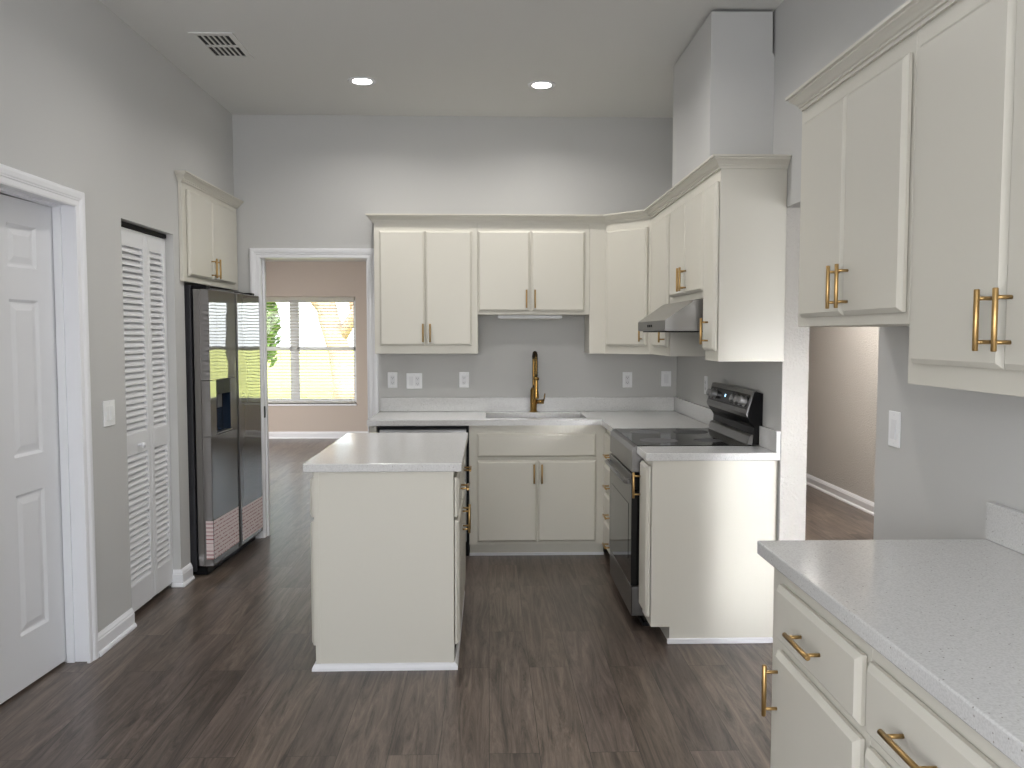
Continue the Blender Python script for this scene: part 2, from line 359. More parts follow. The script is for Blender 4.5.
plan = lambda a, b, h: (a, b, h)
BASEP = [(0, 0), (.026, 0), (.026, .008), (.021, .018), (.0155, .021), (.0155, .072), (.012, .077), (.012, .083), (.007, .092), (.004, .1), (0, .1)]
CASEP = [(0, 0), (0, .011), (-.006, .014), (-.026, .0145), (-.031, .018), (-.034, .0165), (-.04, .02), (-.056, .022), (-.066, .021), (-.072, .016), (-.072, 0)]
def baseb(name, paths, label):
    m = MB()
    for p in paths: m.sweep(p, BASEP, plan)
    struct(name, m, TRIM, label, 'baseboard')
baseb('baseboard_left', [[(XL, D1+.035), (XL, B0-.002)], [(XL-.05, B1), (XL, B1), (XL, A0-.005)], [(XL, -3.49), (XL, D0-.035)]], 'white moulded baseboard along the left wall beside the closet')
baseb('baseboard_far', [[(2.19, Y0), (-4.44, Y0)][::-1]], 'white baseboard under the window in the room beyond the doorway')
baseb('baseboard_east', [[(3.2, 8.99), (3.2, .81)]], 'white baseboard along the textured wall beyond the right opening')
def casing(name, T, u0, u1, z1, label):
    m = MB().sweep([(u0, 0.0), (u0, z1), (u1, z1), (u1, 0.0)], CASEP, T); struct(name, m, TRIM, label, 'door trim')
casing('trim_1', lambda a, b, h: (XL+h, a, b), D0+.038, D1-.038, DZ-.027, 'white moulded casing around the panelled door on the left')
casing('trim_2', lambda a, b, h: (a, YB-h, b), W0+.013, W1-.013, WZ-.013, 'white moulded casing around the doorway in the back wall')
# jamb linings
j = MB()
for a, b in (((W0-.001, YB+.0, 0), (W0+.018, YB+.12, WZ)), ((W1-.018, YB, 0), (W1+.001, YB+.12, WZ)), ((W0+.018, YB, WZ-.009), (W1-.018, YB+.12, WZ))): j.box(a, b)
for a, b in (((W0+.018, YB+.05, 0), (W0+.03, YB+.085, WZ-.018)), ((W1-.03, YB+.05, 0), (W1-.018, YB+.085, WZ-.018))): j.box(a, b)
jo = struct('trim_3', j, TRIM, 'white jamb lining inside the back wall doorway', 'door trim')
m = MB().box((W0+.0181, YB+.012, .885), (W0+.0203, YB+.049, .97))
m.build('strike_plate', BLACK, jo)['label'] = 'dark latch strike plate'
j = MB()
for a, b in (((T-.0, D1-.018, 0), (XL, D1+.001, DZ)), ((T, D0-.001, 0), (XL, D0+.018, DZ)), ((T, D0+.018, DZ-.018), (XL, D1-.018, DZ)),
             ((XL-.096, D1-.03, 0), (XL-.062, D1-.018, DZ-.018)), ((XL-.096, D0+.018, 0), (XL-.062, D0+.03, DZ-.018)), ((XL-.096, D0+.03, DZ-.03), (XL-.062, D1-.03, DZ-.018))): j.box(a, b)
struct('trim_4', j, TRIM, 'white jamb and stop around the panelled door on the left', 'door trim')

# door 1: six panel door, hinged at its far edge, slightly ajar into the next room
dr = thing('door_1', 'white six panel interior door on the left wall, slightly ajar', 'door', (XL-.1, D1-.021, 0), -.07, kind='structure')
DWD, DHT = .765, 2.045
d = MB()
Tl = lambda y, x, z: (x, -y, z)       # y measured from the hinge back towards the camera; face at x=0, body behind
stile = .124; cw = (DWD-3*stile)/2
us = [(stile, stile+cw), (2*stile+cw, 2*stile+2*cw)]
zr = [(.235, .83), (.985, 1.64), (1.772, 1.95)]
zb = .012
gu = [0, us[0][0], us[0][1], us[1][0], us[1][1], DWD]; gz = [zb, zr[0][0], zr[0][1], zr[1][0], zr[1][1], zr[2][0], zr[2][1], zb+DHT]
bm = d.bm
d.box((0, -.037, zb), (DWD, -.012, zb+DHT), T=Tl)
for i in range(5):
    for k in range(7):
        u0, u1, z0, z1 = gu[i], gu[i+1], gz[k], gz[k+1]
        if i in (1, 3) and k in (1, 3, 5):
            def ring(ins, x): return [Tl(u0+ins, x, z0+ins), Tl(u1-ins, x, z0+ins), Tl(u1-ins, x, z1-ins), Tl(u0+ins, x, z1-ins)]
            rs = [ring(0, 0), ring(.012, -.009), ring(.02, -.009), ring(.045, -.002)]
            for a, b in zip(rs, rs[1:]):
                for q in range(4): d.poly([a[q], a[(q+1) % 4], b[(q+1) % 4], b[q]], [(0, 1, 2, 3)])
            d.poly(rs[-1], [(0, 1, 2, 3)])
        else: d.poly([Tl(u0, 0, z0), Tl(u1, 0, z0), Tl(u1, 0, z1), Tl(u0, 0, z1)], [(0, 1, 2, 3)])
for a, b, cc, e_ in (((0, zb), (DWD, zb), 0, 0), ((0, zb+DHT), (DWD, zb+DHT), 0, 0), ((0, zb), (0, zb+DHT), 0, 0), ((DWD, zb), (DWD, zb+DHT), 0, 0)):
    d.poly([Tl(a[0], 0, a[1]), Tl(b[0], 0, b[1]), Tl(b[0], -.012, b[1]), Tl(a[0], -.012, a[1])], [(0, 1, 2, 3)])
bmesh.ops.remove_doubles(bm, verts=bm.verts, dist=1e-5)
d.build('door_slab', DOORM, dr, local=True)

# door 2: louvred bifold closet door
df = thing('door_2', 'white louvred bifold closet door between the light switch and the refrigerator', 'door', (XL-.085, B0, 0), kind='structure')
def louver(y0, y1, nm):
    x0, x1 = XL-.075, XL-.045; b = MB(); st = .042
    b.box((x0, y0, .03), (x1, y0+st, 2.045), .003); b.box((x0, y1-st, .03), (x1, y1, 2.045), .003)
    for z0, z1 in ((.03, .17), (.86, .965), (1.955, 2.045)): b.box((x0, y0+st, z0), (x1, y1-st, z1))
    for z0, z1 in ((.17, .86), (.965, 1.955)):
        n_ = round((z1-z0)/.0335); st_ = (z1-z0)/n_
        for k in range(n_):
            zc = z0+(k+.5)*st_; c_, s_ = .0105, .0165
            b.poly([(x1-.002, y0+st, zc-s_), (x1-.002, y1-st, zc-s_), (x1-.002-2*c_, y1-st, zc+s_), (x1-.002-2*c_, y0+st, zc+s_),
                    (x1-.002, y0+st, zc-s_+.006), (x1-.002, y1-st, zc-s_+.006), (x1-.002-2*c_, y1-st, zc+s_+.006), (x1-.002-2*c_, y0+st, zc+s_+.006)],
                   [(0, 1, 2, 3), (4, 5, 6, 7), (0, 1, 5, 4), (1, 2, 6, 5), (2, 3, 7, 6), (3, 0, 4, 7)])
    return b.build('panel', DOORM, df)
bw = (B1-B0)
pa = louver(B0+.004+.06, B0+.06+.352, 'near'); louver(B0+.06+.355, B0+.06+.70, 'far') if False else louver(B0+.06+.355, B1-.004+.0, 'far')
MB().lathe([(.006, 0), (.006, .012), (.014, .018), (.016, .026), (.012, .033), (.004, .035)], (XL-.045, B0+.06+.19, .905), 'X', 16).build('knob', TRIM, pa)
MB().box((XL-.085, B0+.002, 2.05), (XL-.04, B1-.002, 2.073)).build('track', DARK, df)['label'] = 'dark overhead track'

# ------------------------------------------------------------------ windows of the dining room and the garden
def window(idx, X0, X1, mull, lab, lab2):
    r_ = thing('window_%d' % idx, lab, 'window', ((X0+X1)/2, Y0+.16, S0), kind='structure')
    b = MB(); yf0, yf1 = Y0+.15, Y0+.2
    x0, x1 = X0, X1; e_ = .03
    b.box((x0, Y0+.16, S0), (x1, Y0+.19, S1)) if False else None
    # wide frame boards, mullion between the two sashes
    f = .02
    b.box((x0, yf0, S0), (x0+e_, yf1, S1)); b.box((x1-e_, yf0, S0), (x1, yf1, S1)); b.box((x0+e_, yf0, S0), (x1-e_, yf1, S0+f)); b.box((x0+e_, yf0, S1-.04), (x1-e_, yf1, S1))
    b.box((mull[0], yf0, S0+f), (mull[1], yf1, S1-.04))
    b.build('frame', TRIM, r_)
    for a, c_ in ((x0+e_, mull[0]), (mull[1], x1-e_)):
        s_ = MB()
        zm = 1.285
        for p, q in (((a, zm-.025), (c_, zm+.025)), ((a, S0+f), (c_, S0+f+.04)), ((a, S1-.07), (c_, S1-.04)), ((a, S0+f+.04), (a+.03, S1-.07)), ((c_-.03, S0+f+.04), (c_, S1-.07))):
            s_.box((p[0], yf0+.01, p[1]), (q[0], yf1-.01, q[1]))
        so_ = s_.build('sash', TRIM, r_)
        MB().box((a+.028, yf0+.022, S0+f+.03), (c_-.028, yf0+.026, S1-.06)).build('pane', GLASS, so_)
    MB().box((x0, Y0-.02, S0-.025), (x1, Y0+.15, S0)).build('sill', TRIM, r_)
    # horizontal blind hanging in the recess
    bl = thing('window_blind', lab2, 'blind', ((X0+X1)/2, Y0+.09, S1))
    MB().box((x0+e_, Y0+.06, S1-.05), (x1-e_, Y0+.12, S1-.002), .003).build('headrail', BLIND, bl)
    b = MB(); z = S1-.075
    while z > S0+.05:
        b.poly([(x0+e_+.01, Y0+.066, z+.0035), (x1-e_-.01, Y0+.066, z+.0035), (x1-e_-.01, Y0+.114, z-.0035), (x0+e_+.01, Y0+.114, z-.0035),
                (x0+e_+.01, Y0+.066, z+.0065), (x1-e_-.01, Y0+.066, z+.0065), (x1-e_-.01, Y0+.114, z-.0005), (x0+e_+.01, Y0+.114, z-.0005)],
               [(0, 1, 2, 3), (4, 5, 6, 7), (0, 1, 5, 4), (1, 2, 6, 5), (2, 3, 7, 6), (3, 0, 4, 7)]); z -= .046
    b.build('slats', BLIND, bl)
    MB().box((x0+e_+.01, Y0+.066, S0+.005), (x1-e_-.01, Y0+.114, S0+.03), .003).build('bottom_rail', BLIND, bl)
    for xx in (x0+.25, mull[0]-.15, mull[1]+.15, x1-.25): MB().tube([(xx, Y0+.09, S0+.03), (xx, Y0+.09, S1-.05)], .0015, 6).build('cord', BLIND, bl)
window(1, WA[0], WA[1], (-2.845, -2.775), 'white double window with lawn outside, seen through the doorway', 'white horizontal blind on the window seen through the doorway')
window(2, WB_[0], WB_[1], (1.1, 1.19), 'second white window of the room beyond, mirrored in the refrigerator', 'white horizontal blind on the window mirrored in the refrigerator')

lawn = MB().prism([(12.5, -.4), (12.5, -.12), (22, -.12), (70, .2), (70, -.4)], -40, 40, lambda a, b, h: (h, a, b)); tag(lawn.build('lawn', GRASS), 'sunny yellow green lawn outside the window', 'lawn', kind='structure')
def tree(x, y):
    t = thing('garden_tree', 'pale barked leaning tree on the lawn outside the window', 'tree', (x, y, -.12))
    b = MB()
    b.tube([(x+.35, y, -.2), (x+.3, y, .3), (x+.15, y, 1.1), (x-.1, y, 1.9), (x-.2, y, 2.6), (x-.1, y, 3.6), (x, y, 4.6)], [.42, .3, .26, .24, .2, .15, .06], 14)
    b.tube([(x+.1, y, 1.3), (x+.55, y-.1, 2.0), (x+.9, y-.1, 2.9), (x+1.3, y, 4)], [.15, .12, .1, .04], 10)
    b.tube([(x-.1, y, 1.9), (x-.7, y+.1, 2.6), (x-1.2, y, 3.6)], [.12, .09, .04], 10)
    b.tube([(x+.5, y, 1.95), (x+.4, y-.1, 2.6), (x+.7, y, 3.4)], [.08, .06, .03], 10)
    b.build('trunk', BARK, t)
    b = MB()
    for k in range(900):
        a = random.uniform(0, 2*PI); rr = 2.3*random.random()**.5; p = Vector((x+rr*math.cos(a), y+rr*math.sin(a), 4.6+random.uniform(-1, 1.4)))
        n_ = Vector((random.gauss(0, 1), random.gauss(0, 1), random.gauss(0, 1))).normalized(); q = n_.orthogonal().normalized(); s_ = n_.cross(q)
        b.poly([p-q*.14, p+s_*.06, p+q*.14, p-s_*.06], [(0, 1, 2, 3)])
    b.build('foliage', LEAF, t)
tree(-3.62, 19.5)
sh = thing('garden_shrub', 'leafy green shrub outside the left part of the window', 'shrub', (-5.7, 20, -.12))
b = MB()
for k in range(2600):
    th = random.uniform(0, 2*PI); ph = math.acos(random.uniform(-.6, 1)); rr = 1.0*random.uniform(.75, 1.05)
    p = Vector((-5.72+rr*.68*math.sin(ph)*math.cos(th), 20+rr*.9*math.sin(ph)*math.sin(th), 1.7+rr*1.5*math.cos(ph)))
    n_ = Vector((random.gauss(0, 1), random.gauss(0, 1), random.gauss(0, 1))).normalized(); q = n_.orthogonal().normalized(); s_ = n_.cross(q)
    b.poly([p-q*.1, p+s_*.05, p+q*.1, p-s_*.05], [(0, 1, 2, 3)])
b.build('foliage', LEAF, sh)
MB().tube([(-5.7, 20, -.15), (-5.75, 20, .8), (-5.7, 20, 1.6)], [.09, .07, .04], 8).build('stem', BARK, sh)

# ------------------------------------------------------------------ base cabinets
CT, CB = .932, .895           # counter top, underside
KICK = .09
def base_unit(name, label, T, width, depth, toe=True, ends=(False, False), z1=CB-.001, group=None):
    r_ = thing(name, label, 'cabinet', T(0, 0, 0) if True else None, group=group)
    b = MB(); z0 = KICK
    b.box((0, -depth, z0), (width, 0, z1), .0015, T=T)
    if toe:
        b.box((.002, -depth, 0), (width-.002, -.075, z0), T=T)
    o = b.build('body', CAB, r_)
    return r_
# dishwasher
dw = thing('dishwasher', 'stainless dishwasher with dark edges, half hidden behind the island', 'dishwasher', (-.436, 5.5, 0))
MB().box((-.738, 5.53, .1), (-.134, 6.06, .885)).build('body', BLACK, dw)
b = MB().box((-.722, 5.492, .11), (-.150, 5.529, .868), .004); b.build('door', STEEL2, dw)
b = MB().tube([(-.69, 5.456, .79), (-.18, 5.456, .79)], .009, 12)
for xx in (-.66, -.21): b.tube([(xx, 5.456, .79), (xx, 5.492, .79)], .007, 10)
b.build('handle', STEEL2, dw)
MB().box((-.735, 5.56, 0), (-.137, 6.0, .099)).build('toe_kick', BLACK, dw)
pe = MB().box((-.79, 5.5, 0), (-.741, 6.105, .894), .0015); tag(pe.build('cabinet_end_panel', CAB), 'narrow cream end panel between the dishwasher and the doorway', 'cabinet panel')

# sink cabinet
T = BACK(-.131, 5.5)
s = thing('sink_cabinet', 'cream sink cabinet with false drawer front and two doors', 'cabinet', T(0, 0, 0))
b = MB().box((0, -.02, KICK), (.911, 0, CB-.001), .0015, T=T).box((0, -.605, KICK), (.018, -.02, CB-.001), T=T).box((.893, -.605, KICK), (.911, -.02, CB-.001), T=T).box((.018, -.605, KICK), (.893, -.02, KICK+.018), T=T)
b.box((.002, -.6, 0), (.909, -.075, KICK), T=T).build('body', CAB, s)
front('drawer', T, .053, .845, .682, .84, s)['label'] = 'false drawer front without handle'
front('door', T, .053, .452, .113, .66, s, (.43, .575), ln=.128)
front('door', T, .460, .848, .113, .66, s, (.482, .575), ln=.128)
MB().box((0, -.0745, 0), (.911, -.062, .018), T=T).build('toe_trim', TRIM, s)
# drawer bank beyond the range
T = WEST(.782, 5.498)
s = base_unit('drawer_cabinet', 'cream four drawer cabinet tucked between the sink corner and the range', T, .556, .604)
for z0, z1 in ((.66, .848), (.472, .645), (.287, .458), (.1, .272)):
    front('drawer', T, .05, .545, z0, z1, s, (.345, (z0+z1)/2-.02), vert=False)
# end cabinet near the camera
YE = 3.93
T = WEST(.782, 4.158)
s = thing('end_cabinet', 'narrow cream base cabinet with broad bare side panel beside the range', 'cabinet', (.782, 4.04, 0))
b = MB().prism([(.782, KICK-.007), (.872, KICK-.007), (.872, 0), (1.387, 0), (1.387, .8935), (.782, .8935)], YE, 4.157, lambda a, h, y: (a, y, h))
b.build('body', CAB, s)
front('door', T, .012, .205, .125, .862, s, (.04, .74))
MB().box((.86, YE-.014, 0), (1.376, YE-.0005, .028), .004).build('shoe_moulding', TRIM, s)

# island
IX0, IX1, IY0, IY1 = -.772, -.156, 3.655, 4.735
isl = thing('island_cabinet', 'freestanding cream kitchen island cabinet with plain end panel', 'cabinet', ((IX0+IX1)/2, (IY0+IY1)/2, 0))
b = MB().box((IX0, IY0, 0), (IX1, IY0+.02, CB-.001), .0015).box((IX0+.001, IY0+.02, KICK), (IX1-.001, IY1-.02, CB-.001)).box((IX0, IY1-.02, 0), (IX1, IY1, CB-.001), .0015).box((IX0+.06, IY0+.02, 0), (IX1-.06, IY1-.02, KICK))
b.build('body', CAB, isl)
for x in (IX0+.001, IX1-.022): MB().box((x, IY0-.003, .03), (x+.021, IY0-.0002, CB-.002)).build('corner_stile', CAB, isl)
for T, side in ((EAST(IX1, IY0), 1), (WEST(IX0, IY1), -1)):
    for k in range(2):
        u0 = .02+k*.53; u1 = u0+.51
        front('drawer', T, u0, u1, .685, .862, isl, ((u0+u1)/2, .772), vert=False)
        hu = (u1-.03) if k == 0 else (u0+.03)
        front('door', T, u0, u1, .105, .668, isl, (hu, .56))
b = MB().sweep([(IX0, IY1), (IX1, IY1), (IX1, IY0), (IX0, IY0), (IX0, IY1-.001)][::-1], [(0.0005, 0), (.016, 0), (.0155, .012), (.009, .026), (.0005, .03)], plan)
b.build('shoe_moulding', TRIM, isl)
ti = MB().box((-.811, 3.62, CB), (-.119, 4.772, CT), .0035, seg=2)
tag(ti.build('countertop', QUARTZ), 'speckled white quartz top of the freestanding island', 'countertop')

# main L counter with sink cut-out
SX0, SX1, SY0, SY1 = -.02, .662, 5.59, 5.985
FY = 5.468; FX = .747; CX0 = -.801; CYB = YB-.002; CXR = XR-.002; RY1 = 4.938
b = MB(); bm = b.bm
# grid of cells around the hole, welded; outer boundary walled
gx = [CX0, SX0, SX1, FX, CXR]; gy = [RY1, FY, SY0, SY1, CYB]
def inside(i, k):
    if k == 0: return i == 3
    return not (i == 1 and k == 2)
V = {}
def vv(x, y, z):
    key = (round(x, 5), round(y, 5), z)
    if key not in V: V[key] = bm.verts.new((x, y, z))
    return V[key]
for i in range(4):
    for k in range(4):
        if not inside(i, k): continue
        for z in (CB, CT): bm.faces.new([vv(gx[i], gy[k], z), vv(gx[i+1], gy[k], z), vv(gx[i+1], gy[k+1], z), vv(gx[i], gy[k+1], z)])
        for di, dk, p, q in ((-1, 0, (i, k), (i, k+1)), (1, 0, (i+1, k), (i+1, k+1)), (0, -1, (i, k), (i+1, k)), (0, 1, (i, k+1), (i+1, k+1))):
            ii, kk = i+di, k+dk
            if 0 <= ii < 4 and 0 <= kk < 4 and inside(ii, kk): continue
            bm.faces.new([vv(gx[p[0]], gy[p[1]], CB), vv(gx[q[0]], gy[q[1]], CB), vv(gx[q[0]], gy[q[1]], CT), vv(gx[p[0]], gy[p[1]], CT)])
tag(b.build('countertop', QUARTZ), 'white quartz countertop around the sink, running into the corner beside the range', 'countertop')
b = MB().box((-.79, YB-.021, CT+.0005), (XR-.0215, YB-.001, CT+.102), .0015).box((XR-.021, RY1+.001, CT+.0005), (XR-.001, YB-.001, CT+.102), .0015)
tag(b.build('backsplash', QUARTZ), 'low white quartz backsplash along the sink wall, turning the corner to the range', 'backsplash')
tag(MB().box((FX, 3.902, CB), (XR-.002, 4.158, CT), .003, seg=2).build('countertop', QUARTZ), 'short white quartz countertop on the near side of the range', 'countertop')
tag(MB().box((XR-.021, 3.904, CT+.0005), (XR-.001, 4.158, CT+.102), .0015).build('backsplash', QUARTZ), 'short stub of white quartz backsplash beside the range console at the passage', 'backsplash')

# sink
sk = thing('kitchen_sink', 'undermount stainless sink basin in the white quartz counter', 'sink', (.33, 5.79, .70))
b = MB(); z0 = .70; t_ = .006; zt = CB-.001
x0, x1, y0, y1 = SX0-.012, SX1+.012, SY0-.012, SY1+.012
b.box((x0, y0, z0), (x1, y1, z0+t_)); b.box((x0, y0, z0+t_), (x0+t_, y1, zt)); b.box((x1-t_, y0, z0+t_), (x1, y1, zt)); b.box((x0+t_, y0, z0+t_), (x1-t_, y0+t_, zt)); b.box((x0+t_, y1-t_, z0+t_), (x1-t_, y1, zt))
b.build('basin', HOODM, sk)
MB().lathe([(.045, 0), (.045, .004), (.03, .002), (.012, .001)], (.33, 5.82, z0+t_), 'Z', 20).build('drain', STEEL, sk)
# faucet
fx, fy = .326, 6.035
fa = thing('kitchen_faucet', 'tall brass spring faucet with side lever behind the sink', 'faucet', (fx, fy, CT+.0005))
MB().lathe([(.03, 0), (.03, .006), (.0245, .010), (.0235, .16), (.019, .17), (.016, .178), (.0135, .18)], (fx, fy, CT), 'Z', 24).build('body', DBRASS, fa)
arch = []
zt = 1.312; R_ = .06
for k in range(0, 9): arch.append((fx, fy, CT+.178+(zt-CT-.178)*k/8))
for k in range(1, 17):
    a = PI*k/16; arch.append((fx+.012*k/16, fy-R_+R_*math.cos(a), zt+R_*.85*math.sin(a)))
for k in range(1, 5): arch.append((fx+.012, fy-2*R_, zt-.03*k))
MB().tube(arch, .0095, 12).build('riser', DBRASS, fa)
# coil along the arch
pts = [Vector(p) for p in arch]; L_ = [0]
for a, b_ in zip(pts, pts[1:]): L_.append(L_[-1]+(b_-a).length)
hel = []; tot = L_[-1]; s0 = tot*.42; turns = 26; n_ = turns*9
for k in range(n_+1):
    s_ = s0+(tot-s0)*k/n_
    i = max(j for j in range(len(L_)-1) if L_[j] <= s_+1e-9); f = (s_-L_[i])/(L_[i+1]-L_[i]); p = pts[i].lerp(pts[i+1], f)
    d_ = (pts[i+1]-pts[i]).normalized(); xax = Vector((1, 0, 0)); yax = d_.cross(xax).normalized(); xax = yax.cross(d_)
    a = 2*PI*turns*k/n_; hel.append(p+(xax*math.cos(a)+yax*math.sin(a))*.0125)
MB().tube(hel, .0028, 6).build('spring', DSTEEL, fa)
MB().lathe([(.010, 0), (.013, -.01), (.0145, -.05), (.015, -.09), (.018, -.12), (.02, -.15), (.0195, -.158), (.012, -.16)], (fx+.012, fy-2*R_, zt-.115), 'Z', 18).build('spray_head', DBRASS, fa)
b = MB().tube([(fx, fy, 1.18), (fx+.01, fy-.06, 1.18), (fx+.012, fy-2*R_+.02, 1.18)], .0055, 8)
b.lathe([(.018, -.009), (.0215, -.009), (.0215, .009), (.018, .009)], (fx+.012, fy-2*R_, 1.18), 'Z', 16)
b.build('holder_arm', DBRASS, fa)
b = MB().tube([(fx+.02, fy, CT+.075), (fx+.075, fy, CT+.075)], .017, 16).tube([(fx+.073, fy, CT+.078), (fx+.078, fy, CT+.1), (fx+.082, fy-.01, CT+.135)], [.006, .005, .004], 8)
b.build('lever', DBRASS, fa)

# ------------------------------------------------------------------ right counter run in the foreground
RX, REND, RBK = .768, 2.195, .25
tag_units = [(2.19, 1.612, 'cream drawer and door base cabinet at the free counter end below the passage switch'),
             (1.611, 1.145, 'cream drawer base cabinet, second from the free counter end below the passage switch'),
             (1.144, .55, 'cream drawer base cabinet, third from the free counter end below the passage switch')]
for i, (ya, yb, lab) in enumerate(tag_units):
    T = WEST(RX, ya); wd = ya-yb
    s = base_unit('base_cabinet', lab, T, wd, .615, group='base cabinets below the passage switch')
    a0 = .075 if i == 0 else .012
    front('drawer', T, a0, wd-(.018 if i == 0 else .006), .70, .846, s, ((a0+wd)/2-.01, .773), vert=False, ln=.15)
    if i == 0: front('door', T, a0, wd-.018, .115, .672, s, (a0+.03, .575), ln=.135)
    else: front('door', T, a0, wd-.006, .115, .672, s, (a0+.03 if i == 2 else wd-.04, .575), ln=.135)
tag(MB().box((.734, .5, CB), (XR-.002, 2.232, CT), .0035, seg=2).build('countertop', QUARTZ), 'white quartz countertop on the drawer cabinets below the passage switch', 'countertop')
tag(MB().box((XR-.024, .5, CT+.0005), (XR-.001, 2.228, CT+.104), .002).build('backsplash', QUARTZ), 'low speckled quartz backsplash on the wall below the tall wall cabinet and switch', 'backsplash')

# ------------------------------------------------------------------ wall cabinets
ZT = 2.276
def wall_unit(label, T, width, depth, z0, z1=ZT, name='wall_cabinet', group=None):
    r_ = thing(name, label, 'cabinet', T(0, 0, z0), group=group)
    b = MB().box((0, -depth, z0), (width, 0, z1), .0012, T=T)
    b.build('body', CAB, r_); return r_
ZD0, ZD1 = 1.418, 2.207
YU = 5.805; UD = .303
T = BACK(-.789, YU)
s = wall_unit('tall two door cream wall cabinet beside the doorway', T, .713, UD, 1.362)
front('door', T, .037, .349, ZD0, ZD1, s, (.337, 1.505), ln=.126); front('door', T, .354, .672, ZD0, ZD1, s, (.386, 1.505), ln=.126)
T = BACK(-.0755, YU)
s = wall_unit('short two door cream wall cabinet above the sink', T, .778, UD, 1.633)
front('door', T, .004, .363, 1.655, ZD1, s, (.337, 1.74), ln=.126); front('door', T, .371, .742, 1.655, ZD1, s, (.396, 1.74), ln=.126)
# under cabinet light
u = thing('under_cabinet_light', 'slim white light bar under the cabinet above the sink', 'light', (.295, 5.95, 1.60))
MB().box((.066, 5.93, 1.608), (.523, 5.985, 1.6325), .004).build('housing', PLASTIC, u)
MB().box((.08, 5.935, 1.603), (.51, 5.98, 1.6078), .001).build('diffuser', BLIND, u)
# diagonal corner cabinet
ux = 1.077; AX, AY = .812, YU; BXc, BY = ux, 5.54
s = thing('wall_cabinet', 'diagonal one door cream wall cabinet in the corner', 'cabinet', (1.1, 5.8, 1.362))
MB().prism([(.7035, YB-.002), (.7035, AY), (AX, AY), (BXc, BY), (XR-.002, BY), (XR-.002, YB-.002)], 1.362, ZT).build('body', CAB, s)
dl = math.hypot(BXc-AX, BY-AY)
T = Frame(AX, AY, math.atan2(BY-AY, BXc-AX))
front('door', T, .02, dl-.02, ZD0, ZD1, s, (dl-.05, 1.51), ln=.126)
YH0, YH1, YN = 4.115, 4.92, 3.88
T = WEST(ux, BY-.001)
s = wall_unit('narrow one door cream wall cabinet between the corner and the range hood', T, BY-.001-YH1-.001, XR-.002-ux, 1.365)
front('door', T, .16, .592, ZD0, ZD1, s, (.565, 1.51), ln=.126)
T = WEST(ux, YH1)
s = wall_unit('short two door cream wall cabinet above the range hood', T, YH1-YH0, XR-.002-ux, 1.677)
front('door', T, .055, .436, 1.712, ZD1, s, (.413, 1.79), ln=.126); front('door', T, .442, .797, 1.712, ZD1, s, (.471, 1.79), ln=.126)
T = WEST(ux, YH0-.001)
s = wall_unit('narrow tall cream wall cabinet with broad side panel beside the passage', T, YH0-.001-YN, XR-.002-ux, 1.368)
front('door', T, .02, .222, ZD0, ZD1, s, (.128, 1.51), ln=.126)
CROWN = [(0, 0), (.010, 0), (.010, .014), (.017, .016), (.017, .026), (.023, .03), (.031, .042), (.041, .052), (.045, .055), (.045, .064), (.055, .067), (.055, .08), (0, .08)]
ZC = 2.262
def crown(path, z, label, d=.0005, k=.7):
    m = MB().sweep(path, [(o*min(1, k+.2)+d, h*k+z) for o, h in CROWN], plan); return tag(m.build('crown_moulding', CAB), label, 'moulding')
crown([(-.789, YB-.002), (-.789, YU), (AX, AY), (BXc, BY), (ux, YN), (XR-.002, YN)], ZC, 'long cream crown moulding bending around the sink and range wall cabinets')
# refrigerator cabinet
FX_ = -1.808
T = EAST(FX_, 5.004)
s = thing('refrigerator_cabinet', 'two door cream wall cabinet above the refrigerator', 'cabinet', T(0, 0, 1.815))
MB().box((.012, -.0205, 1.812), (1.088, 0, 2.412), .0012, T=T).box((.09, -.6, 1.812), (1.088, -.0205, 2.412), T=T).build('body', CAB, s)
front('door', T, .078, .482, 1.848, 2.362, s, (.452, 1.92), ln=.126); front('door', T, .49, .985, 1.848, 2.362, s, (.525, 1.92), ln=.126)
crown([(XL+.001, 5.015), (FX_, 5.015), (FX_, YB-.004)], 2.397, 'short cream crown moulding above the refrigerator cabinet', k=.66)
# foreground wall cabinets
RF = 1.085; RDp = XR-.002-RF
T = WEST(RF, 2.90)
s = wall_unit('short two door cream wall cabinet beside the passage, above the rocker switch', T, .775, RDp, 1.522)
front('door', T, .062, .402, 1.553, 2.212, s, (.39, 1.638)); front('door', T, .408, .762, 1.553, 2.212, s, (.452, 1.638))
T = WEST(RF, 2.124)
s = wall_unit('tall two door cream wall cabinet directly above the quartz counter with drawers, low long handles', T, .86, RDp, 1.368)
front('door', T, .045, .42, 1.422, 2.212, s, (.39, 1.525)); front('door', T, .426, .815, 1.422, 2.212, s, (.455, 1.525))
crown([(XR-.002, 2.88), (RF, 2.88), (RF, 1.264)], ZC, 'straight cream crown moulding on the two wall cabinets above the rocker switch')

# ------------------------------------------------------------------ duct chase above the hood cabinet
dc = thing('duct_chase', 'grey boxed duct cover rising from the hood cabinets to the ceiling', 'duct cover', (1.23, 4.5, 2.27))
b = MB()
zc0, zc1 = ZT+.002, 3.05
b.box((1.077, 4.0985, zc0), (1.0895, 4.911, zc1))
b.prism([(1.077, zc0), (XR-.001, zc0), (XR-.001, 2.84), (XR-.012, 2.86), (XR-.014, zc1+.003), (1.077, zc1)], 4.086, 4.0985, lambda a, h, y: (a, y, h))
b.box((1.0895, 4.8985, zc0), (XR-.001, 4.911, zc1))
b.build('panel', WALL, dc)
MB().box((1.092, 4.12, ZT+.002), (XR-.003, 4.89, CH-.002)).build('gap_shade', DARK, dc)['label'] = 'dark block giving the shade in the gap'  # dark colour stands for the shade inside the hollow chase

